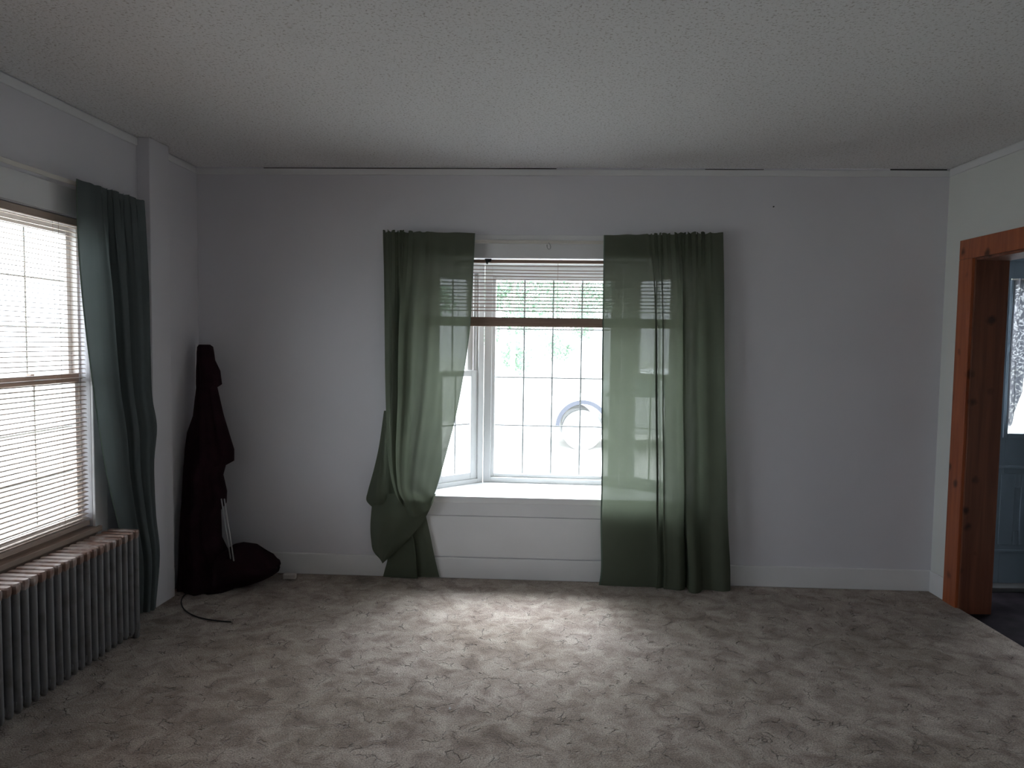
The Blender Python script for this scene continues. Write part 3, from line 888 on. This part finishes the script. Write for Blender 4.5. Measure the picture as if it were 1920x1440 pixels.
# ---------------------------------------------------------------- radiator
rad = thing('radiator', 'long silver cast iron radiator with worn brown top under the left wall window', 'radiator', TL(0.6, -0.12, 0))
def rsec(u, first):
    mb = MB()
    n_front, n_back = -0.212, -0.058
    for k in range(4):
        n = n_front + 0.018 + k * (abs(n_front - n_back) - 0.036) / 3
        pts = []
        seg = 12
        prof = [(0.030, 0.6), (0.045, 0.95), (0.070, 1.0), (0.28, 0.97), (0.49, 1.0), (0.515, 0.95), (0.532, 0.6)]
        vs = []
        for z, r in prof:
            for q in range(seg):
                th = 2 * math.pi * q / seg
                vs.append(TL(u + 0.0125 * r * math.cos(th), n + 0.0185 * r * math.sin(th), z))
        fs = [(i * seg + q, i * seg + (q + 1) % seg, (i + 1) * seg + (q + 1) % seg, (i + 1) * seg + q) for i in range(len(prof) - 1) for q in range(seg)]
        fs += [tuple(reversed(range(seg))), tuple(range((len(prof) - 1) * seg, len(prof) * seg))]
        mb.add(vs, fs)
    mb.box(TL, u - .005, u + .005, n_front + .015, n_back - .015, 0.05, 0.51)  # solid web added between the columns to block light and darken the gaps
    # hubs joining the sections
    for z in (0.085, 0.475):
        mb.tube([TL(u - .0232, -0.135, z), TL(u + .0232, -0.135, z)], 0.024, 12)
    mb.box(TL, u - .012, u + .012, n_front + .012, n_back - .012, 0.045, 0.080)
    if first:
        for n in (n_front + .02, n_back - .02):
            mb.hexa([TL(u - .011, n - .012, 0), TL(u + .011, n - .012, 0), TL(u + .011, n + .012, 0), TL(u - .011, n + .012, 0),
                     TL(u - .013, n - .016, .07), TL(u + .013, n - .016, .07), TL(u + .013, n + .016, .07), TL(u - .013, n + .016, .07)])
    s = build('section', mb, RADM, rad, smooth=True)
    mb = MB()
    # rounded flat cap
    w = 0.0150
    ring_ = [(-w, n_front + .010), (-w * .8, n_front + .002), (0, n_front - .001), (w * .8, n_front + .002), (w, n_front + .010), (w, n_back - .010), (w * .8, n_back - .002), (0, n_back + .001), (-w * .8, n_back - .002), (-w, n_back - .010)]
    k = len(ring_)
    vs = []
    for z, sc in ((0.505, 0.8), (0.522, 1.0), (0.538, 1.0), (0.546, 0.84)):
        nc = (n_front + n_back) / 2
        vs += [TL(u + a * sc, nc + (b - nc) * (1 if sc > .9 else 0.97), z) for a, b in ring_]
    fs = [(i * k + q, i * k + (q + 1) % k, (i + 1) * k + (q + 1) % k, (i + 1) * k + q) for i in range(3) for q in range(k)]
    fs += [tuple(reversed(range(k))), tuple(range(3 * k, 4 * k))]
    mb.add(vs, fs)
    build('top_cap', mb, RADT, s, smooth=False)
for i in range(28):
    rsec(0.004 + i * 0.0463, i in (0, 27))
mb = MB(); mb.tube([TL(-0.02, -0.135, 0.085), TL(-0.045, -0.135, 0.085)], 0.022, 10)
build('end_plug', mb, RADM, rad)

# ---------------------------------------------------------------- doorway on the right
mb = MB()
mb.box(TR, 4.062, 4.182, -0.020, 0, -0.012, DZ)
mb.box(TR, 2.78, 4.182, -0.020, 0, DZ, 2.122)
mb.box(TR, 2.78, 2.90, -0.020, 0, -0.012, DZ)
struct('trim_13', mb, WOOD_CASE, 'orange stained wooden casing round the right doorway', bevel=0.003)
mb = MB()
mb.box(TR, 4.048, 4.062, -0.004, 0.184, -0.032, DZ); mb.box(TR, 2.90, 2.914, -0.004, 0.184, -0.032, DZ)
mb.box(TR, 2.914, 4.048, -0.004, 0.184, DZ - 0.014, DZ)
struct('trim_14', mb, WOOD_JAMB, 'dark knotty wooden lining of the right doorway', bevel=0.002)
# vestibule
struct('floor_2', MB().prism([(2.59, 2.4), (4.7, 2.4), (4.7, 4.56), (2.59, 4.56)], -0.06, -0.032), VFLOOR, 'dark floor of the entry beyond the doorway')
struct('ceiling_2', MB().prism([(2.77, 2.2), (4.85, 2.2), (4.85, 4.70), (2.77, 4.70)], CEIL, CEIL + .1), CEILM)
TV = lambda u, n, z: Vector((u, 4.56 + n, z))
DX0, DX1 = 2.955, 3.865
struct('wall_entry', wall_with_holes(TV, 2.60, 4.85, -0.06, CEIL, 0, 0.14, [(DX0 - .035, DX1 + .035, -0.032, 2.085)]), VEST)
mb = MB(); mb.box(WORLD, 4.70, 4.84, 2.2, 4.56, -0.06, CEIL); mb.box(WORLD, 2.77, 4.70, 2.2, 2.34, -0.06, CEIL)
struct('wall_entry_far', mb, VEST)
# door with glazed upper half
droot = sroot('door_1', ((DX0 + DX1) / 2, 4.56, -0.03), 'blue-grey entry door with a glazed upper half')
TD = lambda u, n, z: Vector((u, 4.515 + n, z))
GX0, GX1, GZ0, GZ1 = 3.125, 3.725, 0.960, 1.910
mb = MB()
ring(mb, TD, DX0, DX1, 0.0, 2.05, GX0 - DX0, DX1 - GX1, GZ0, 2.05 - GZ1, 0, 0.045)
door = build('door_leaf', mb, DOORB, droot, bevel=0.002)
mb = MB(); ring(mb, TD, GX0 - .022, GX1 + .022, GZ0 - .022, GZ1 + .022, 0.03, 0.03, 0.03, 0.03, -0.010, 0.002)
build('glazing_bead', mb, DOORB, door, bevel=0.004)
mb = MB(); mb.box(TD, GX0, GX1, 0.02, 0.024, GZ0, GZ1)
build('pane', mb, GLASS, door)
for a, b in ((3.06, 3.38), (3.45, 3.77)):
    mb = MB(); ring(mb, TD, a, b, 0.20, 0.76, 0.018, 0.018, 0.018, 0.018, -0.006, 0.001); ring(mb, TD, a + .05, b - .05, 0.25, 0.71, .09, .09, .09, .09, -0.004, 0.001)
    build('raised_panel', mb, DOORB, door, bevel=0.004)
mb = MB(); mb.box(TD, DX0 - .035, DX0, -0.01, 0.10, -0.03, 2.085); mb.box(TD, DX1, DX1 + .035, -0.01, 0.10, -0.03, 2.085); mb.box(TD, DX0, DX1, -0.01, 0.10, 2.05, 2.085)
build('door_frame', mb, DOORB, droot, bevel=0.002)
mb = MB(); mb.box(TD, DX0 - .03, DX1 + .03, -0.09, 0.10, -0.032, -0.001)
build('threshold', mb, ALUM, droot, bevel=0.004)
mb = MB(); mb.tube([TD(3.80, 0, 0.93), TD(3.80, -0.035, 0.93), TD(3.80, -0.05, 0.93), TD(3.80, -0.065, 0.93)], [0.012, 0.012, 0.028, 0.022], 14)
build('door_handle', mb, BRASS, door, smooth=True)
# lace curtain on the door
c = thing('lace_curtain', 'white lace curtain gathered over the glass of the entry door', 'curtain', (3.42, 4.48, 1.1))
mb = MB(); vs = []
NS, NT = 240, 60
def lace_bottom(s):   # swagged lower edge that sweeps to the side
    return 1.02 + 0.52 * min(1, max(0, (s - 0.03) / 0.20)) ** 1.3 if s < .5 else 1.02 + 0.52 * min(1, max(0, (0.97 - s) / 0.20)) ** 1.3
for j in range(NT + 1):
    for i in range(NS + 1):
        s = i / NS; t = j / NT
        z = 1.94 + (lace_bottom(s) - 1.94) * t + 0.012 * math.sin(s * 120) * t
        vs.append(TD(3.105 + 0.64 * s, -0.030 + 0.010 * math.sin(s * 2 * math.pi * 14 + 0.8 * math.sin(3 * t)), z))
mb.add(vs, [(j * (NS + 1) + i, (j + 1) * (NS + 1) + i, (j + 1) * (NS + 1) + i + 1, j * (NS + 1) + i + 1) for j in range(NT) for i in range(NS)])
build('panel', mb, LACE, c, smooth=True)
mb = MB(); mb.tube([TD(3.09, -0.030, 1.935), TD(3.76, -0.030, 1.935)], 0.005, 8)
build('rod', mb, RODM, c)

# ---------------------------------------------------------------- dark cloth bundle in the corner
bun = thing('fabric_bundle', 'tall dark maroon cloth bundle leaning upright in the left corner', 'fabric bundle', (-1.85, 4.22, 0))
rows = [(646, 375, 392), (650, 371, 398), (660, 370, 400), (675, 370, 402), (695, 369, 412), (720, 369, 415), (726, 370, 406), (778, 364, 418), (810, 352, 428), (842, 347, 438), (863, 346, 438),
        (872, 345, 422), (890, 344, 417), (921, 343, 424), (943, 341, 423), (957, 339, 412), (1008, 333, 414), (1040, 329, 430), (1065, 327, 438), (1090, 327, 440), (1104, 330, 440), (1113, 348, 425)]
mb = MB(); vs = []; SEG = 72
for k, (py, xl, xr) in enumerate(rows):
    t = (py - 646) / (1113 - 646)
    yc = 4.40 - 0.20 * t
    TT = lambda u, n, z: Vector((u, n, z))
    def P(px):
        d = ray(px, py); q = yc / d.y
        return d.x * q, EYE + d.z * q
    xa, z = P(xl); xb, _ = P(xr)
    xa = max(xa, -2.0)
    dep = min(0.055 + 0.07 * t, (xb - xa) * 0.8)
    for i in range(SEG):
        th = 2 * math.pi * i / SEG
        fold = 1 + 0.10 * math.sin(7 * th + 1.3 * t) * min(1, 3 * t) + 0.05 * math.sin(13 * th - 3 * t)
        x = (xa + xb) / 2 + (xb - xa) / 2 * math.cos(th)
        y = yc + dep * math.sin(th) * fold
        vs.append(Vector((x, y, max(0.004, z + (dep * 0.35 * math.sin(th) if py > 1080 else 0)))))
K = len(rows)
mb.add(vs, [(r * SEG + (i + 1) % SEG, r * SEG + i, (r + 1) * SEG + i, (r + 1) * SEG + (i + 1) % SEG) for r in range(K - 1) for i in range(SEG)] +
       [tuple(range(SEG)), tuple(reversed(range((K - 1) * SEG, K * SEG)))])
o = build('draped_cloth', mb, MAROON, bun, smooth=True)
def at_y(y, px, py):
    d = ray(px, py); q = y / d.y
    return Vector((d.x * q, y, EYE + d.z * q))
mb = MB(); mb.tube([at_y(4.36, 369, 645), at_y(4.36, 368.5, 742)], 0.0085, 10)
build('pole', mb, TRIM, bun, smooth=True)['label'] = 'white pole'
mb = MB(); mb.tube([at_y(4.36, 368.5, 742), at_y(4.33, 362, 800), at_y(4.30, 352, 900)], 0.0085, 10)
build('pole_shaft', mb, NAVY, bun, smooth=True)['label'] = 'dark lower shaft of the pole'
for dx in (0, 5.5):
    mb = MB(); mb.tube([at_y(4.16, 415 + dx, 935), at_y(4.12, 433 + dx, 1052)], 0.0045, 8)
    build('metal_rod', mb, STEEL, bun, smooth=True)['label'] = 'pale metal rod'
# rolled end lying on the carpet
mb = MB(); vs = []
top = [(412, 1040), (425, 1030), (440, 1020), (455, 1017), (476, 1020), (495, 1031), (508, 1040), (517, 1049), (522, 1057), (523, 1062)]
bot = [(412, 1114), (425, 1110), (440, 1106), (455, 1102), (476, 1094), (490, 1088), (502, 1082), (512, 1077), (519, 1072), (523, 1066)]
for k, (a, b) in enumerate(zip(top, bot)):
    yc = 4.17 + 0.018 * k
    p, q = at_y(yc, *a), at_y(yc, *b)
    q.z = max(q.z, 0.006)
    hz = (p.z - q.z) / 2
    for i in range(28):
        th = 2 * math.pi * i / 28
        f = 1 + 0.07 * math.sin(5 * th + k)
        vs.append(Vector(((p.x + q.x) / 2 + .004 * math.sin(k * 3 + th * 3), yc + 0.11 * math.sin(th) * f * min(1, hz / .05), (p.z + q.z) / 2 + hz * math.cos(th))))
K = len(top)
mb.add(vs, [(r * 28 + (i + 1) % 28, r * 28 + i, (r + 1) * 28 + i, (r + 1) * 28 + (i + 1) % 28) for r in range(K - 1) for i in range(28)] +
       [tuple(reversed(range(28))), tuple(range((K - 1) * 28, K * 28))])
build('rolled_end', mb, MAROON, bun, smooth=True)

# cord, small bits on the carpet
def fl(px, py, z=0.005):
    d = ray(px, py); q = (z - EYE) / d.z
    return Vector((d.x * q, d.y * q, z))
pts = [(352, 1112), (344, 1118), (340, 1128), (343, 1139), (352, 1148), (368, 1156), (388, 1161), (410, 1164), (433, 1166)]
path = []
P3 = [tuple(fl(*p)) for p in pts]
for i in range(41):
    path.append(interp(P3, i / 40))
mb = MB(); mb.tube(path, 0.0036, 8)
tag(build('power_cord', mb, CORDM, smooth=True), 'thin black cord curling over the carpet below the maroon bundle', 'cord')
p = fl(543, 1086, 0)
mb = MB(); mb.box(WORLD, p.x - .040, p.x + .040, p.y - .012, p.y + .022, 0.001, 0.036)
tag(build('plastic_box', mb, PALEBOX, bevel=0.006), 'small pale box on the carpet against the back baseboard', 'box')
p = fl(318, 1120, 0)
mb = MB(); mb.box(WORLD, p.x - .018, p.x + .018, p.y - .02, p.y + .02, 0.001, 0.06)
tag(build('wood_block', mb, PINKBLOCK, bevel=0.003), 'small pinkish wood block at the foot of the pipe chase', 'block')
p = fl(843, 1330, 0)
mb = MB(); mb.add([(p.x - .004, p.y, .002), (p.x + .003, p.y - .005, .002), (p.x + .005, p.y + .004, .003), (p.x, p.y + .002, .011)], [(0, 2, 1), (0, 1, 3), (1, 2, 3), (2, 0, 3)])
tag(build('paper_scrap', mb, TRIM), 'tiny white scrap on the carpet in the middle of the room', 'scrap')
# outlet on the left wall near the corner
u, z = hit(TL, -0.006, 322.5, 1006)
ro = thing('wall_outlet', 'power outlet on the left wall beside the maroon bundle', 'outlet', TL(u, 0, z))
mb = MB(); mb.box(TL, u - .036, u + .036, -0.006, 0, z - .058, z + .058); build('cover_plate', mb, TRIM, ro, bevel=0.002)
for dz in (-.02, .02):
    mb = MB(); mb.box(TL, u - .014, u + .014, -0.0085, -0.005, z + dz - .013, z + dz + .013); build('socket', mb, BLACK, ro, bevel=0.001)
# nail in the back wall
u, z = hit(TB, 0, 1450, 388)
mb = MB(); mb.tube([TB(u, 0.002, z), TB(u, -0.010, z)], [0.003, 0.004], 8)
tag(build('nail', mb, CORDM), 'small dark nail high in the back wall right of the bay window', 'nail')

# ---------------------------------------------------------------- outside
GZ = -0.62
struct('ground', MB().prism([(-60, -40), (60, -40), (60, 90), (-60, 90)], GZ - .1, GZ), GRASS, 'lawn outside')
struct('ground_2', MB().prism([(-40, 10), (40, 10), (40, 18.5), (-40, 18.5)], GZ + 0.001, GZ + .02), GRAVEL, 'pale driveway outside')

def tree(x, y, h, r, label, seed):
    rnd = random.Random(seed)
    t = thing('tree', label, 'tree', (x, y, GZ), 'trees outside the bay window')
    mb = MB()
    mb.tube([(x, y, GZ), (x + .05, y, GZ + h * .3), (x - .05, y + .05, GZ + h * .6), (x, y, GZ + h * .85)], [r * .05, r * .04, r * .03, r * .015], 10)
    for k in range(6):
        a = rnd.uniform(0, 6.28); zz = GZ + h * rnd.uniform(.35, .65)
        mb.tube([(x, y, zz), (x + math.cos(a) * r * .3, y + math.sin(a) * r * .3, zz + h * .1), (x + math.cos(a) * r * .65, y + math.sin(a) * r * .65, zz + h * .22)], [r * .04, r * .025, r * .01], 6)
    build('trunk', mb, BARK, t, smooth=True)
    mb = MB()
    blobs = [(rnd.gauss(0, r * .42), rnd.gauss(0, r * .42), h * rnd.uniform(.20, .95), r * rnd.uniform(.25, .45)) for _ in range(16)]
    vs, fs = [], []
    for _ in range(9000):
        b = rnd.choice(blobs)
        d = Vector((rnd.gauss(0, 1), rnd.gauss(0, 1), rnd.gauss(0, 1))).normalized() * b[3] * rnd.uniform(.4, 1.05)
        c0 = Vector((x + b[0], y + b[1], GZ + b[2])) + d
        a1 = Vector((rnd.gauss(0, 1), rnd.gauss(0, 1), rnd.gauss(0, 1))).normalized()
        a2 = a1.orthogonal().normalized()
        sz = rnd.uniform(.03, .07) * r / 2
        k = len(vs)
        vs += [c0 - a1 * sz * 1.5, c0 + a2 * sz * .7, c0 + a1 * sz * 1.5, c0 - a2 * sz * .7]
        fs.append((k, k + 1, k + 2, k + 3))
    mb.add(vs, fs)
    build('foliage', mb, LEAF, t)
tree(-0.1, 26, 7.0, 2.1, 'leafy tree outside seen through the left panes of the bay window', 1)
tree(2.9, 30, 7.5, 1.8, 'leafy tree outside seen through the right panes of the bay window', 2)
tree(-2.8, 15.5, 6.0, 1.6, 'leafy bush-like tree outside beyond the left angled bay pane', 3)

# parked car beyond the bay: only its wheel arch reads through the glare
cy = 14.0
car = thing('car', 'white car parked outside beyond the bay window, dark wheel arch showing', 'car', (2.7, cy + .9, GZ))
wx = [(1095 - 965) / 1338 * cy, (1095 - 965) / 1338 * cy + 2.75]
prof = [(0.50, .38), (0.46, .75), (0.60, .92), (1.55, 1.02), (2.15, 1.55), (3.70, 1.60), (4.60, 1.25), (4.95, 1.10), (5.0, .45), (4.9, .34)]
def body_outline():
    pts = [(x, z) for x, z in prof]
    low = []
    for c0 in (wx[1], wx[0]):
        for k in range(13):
            a = math.pi * k / 12
            low.append((c0 + .455 * math.cos(a), .47 + .455 * math.sin(a) if math.sin(a) > 0 else .34))
        low[-13] = (c0 + .455, .34); low[-1] = (c0 - .455, .34)
    return pts + low
ol = body_outline()
k = len(ol)
mb = MB(); mb.add([(x, cy, GZ + z) for x, z in ol] + [(x, cy + 1.8, GZ + z) for x, z in ol],
                  [tuple(range(k)), tuple(reversed(range(k, 2 * k)))] + [(i, i + k, (i + 1) % k + k, (i + 1) % k) for i in range(k)])
build('body', mb, CARW, car, bevel=0.03)
for a, b in ((0, 1), (1, 2)):
    pass
wins = [[(1.75, 1.08), (2.25, 1.48), (2.85, 1.50), (2.85, 1.08)], [(2.93, 1.08), (2.93, 1.50), (3.65, 1.52), (4.2, 1.28), (4.2, 1.08)]]
for q in wins:
    k = len(q); mb = MB()
    mb.add([(x, cy - .006, GZ + z) for x, z in q] + [(x, cy + .02, GZ + z) for x, z in q],
           [tuple(range(k)), tuple(reversed(range(k, 2 * k)))] + [(i, i + k, (i + 1) % k + k, (i + 1) % k) for i in range(k)])
    build('side_window', mb, CARG, car)
for c0 in wx:
    for side, y0 in ((0, cy + .02), (1, cy + 1.55)):
        mb = MB(); mb.tube([(c0, y0, GZ + .40), (c0, y0 + .22, GZ + .40)], 0.38, 40)
        wh = build('wheel', mb, CARW, car, bevel=0.02)
        mb = MB(); vs = []
        for yy, rr in ((y0 - .002, .30), (y0 - .006, .39), (y0 + .22, .40), (y0 + .22, .30)):
            vs += [(c0 + rr * math.cos(6.2832 * i / 40), yy, GZ + .40 + rr * math.sin(6.2832 * i / 40)) for i in range(40)]
        mb.add(vs, [(r * 40 + i, r * 40 + (i + 1) % 40, (r + 1) * 40 + (i + 1) % 40, (r + 1) * 40 + i) for r in range(3) for i in range(40)])
        build('tyre', mb, TYRE, wh, smooth=True)
    mb = MB(); vs = []
    n = 24
    for yy, rr in ((cy - .02, .455), (cy - .02, .535), (cy + .01, .535), (cy + .01, .455)):
        vs += [(c0 + rr * math.cos(math.pi * i / n), yy, GZ + .47 + rr * math.sin(math.pi * i / n)) for i in range(n + 1)]
    mb.add(vs, [(r * (n + 1) + i, r * (n + 1) + i + 1, ((r + 1) % 4) * (n + 1) + i + 1, ((r + 1) % 4) * (n + 1) + i) for r in range(4) for i in range(n)])
    build('wheel_arch', mb, ARCH, car)
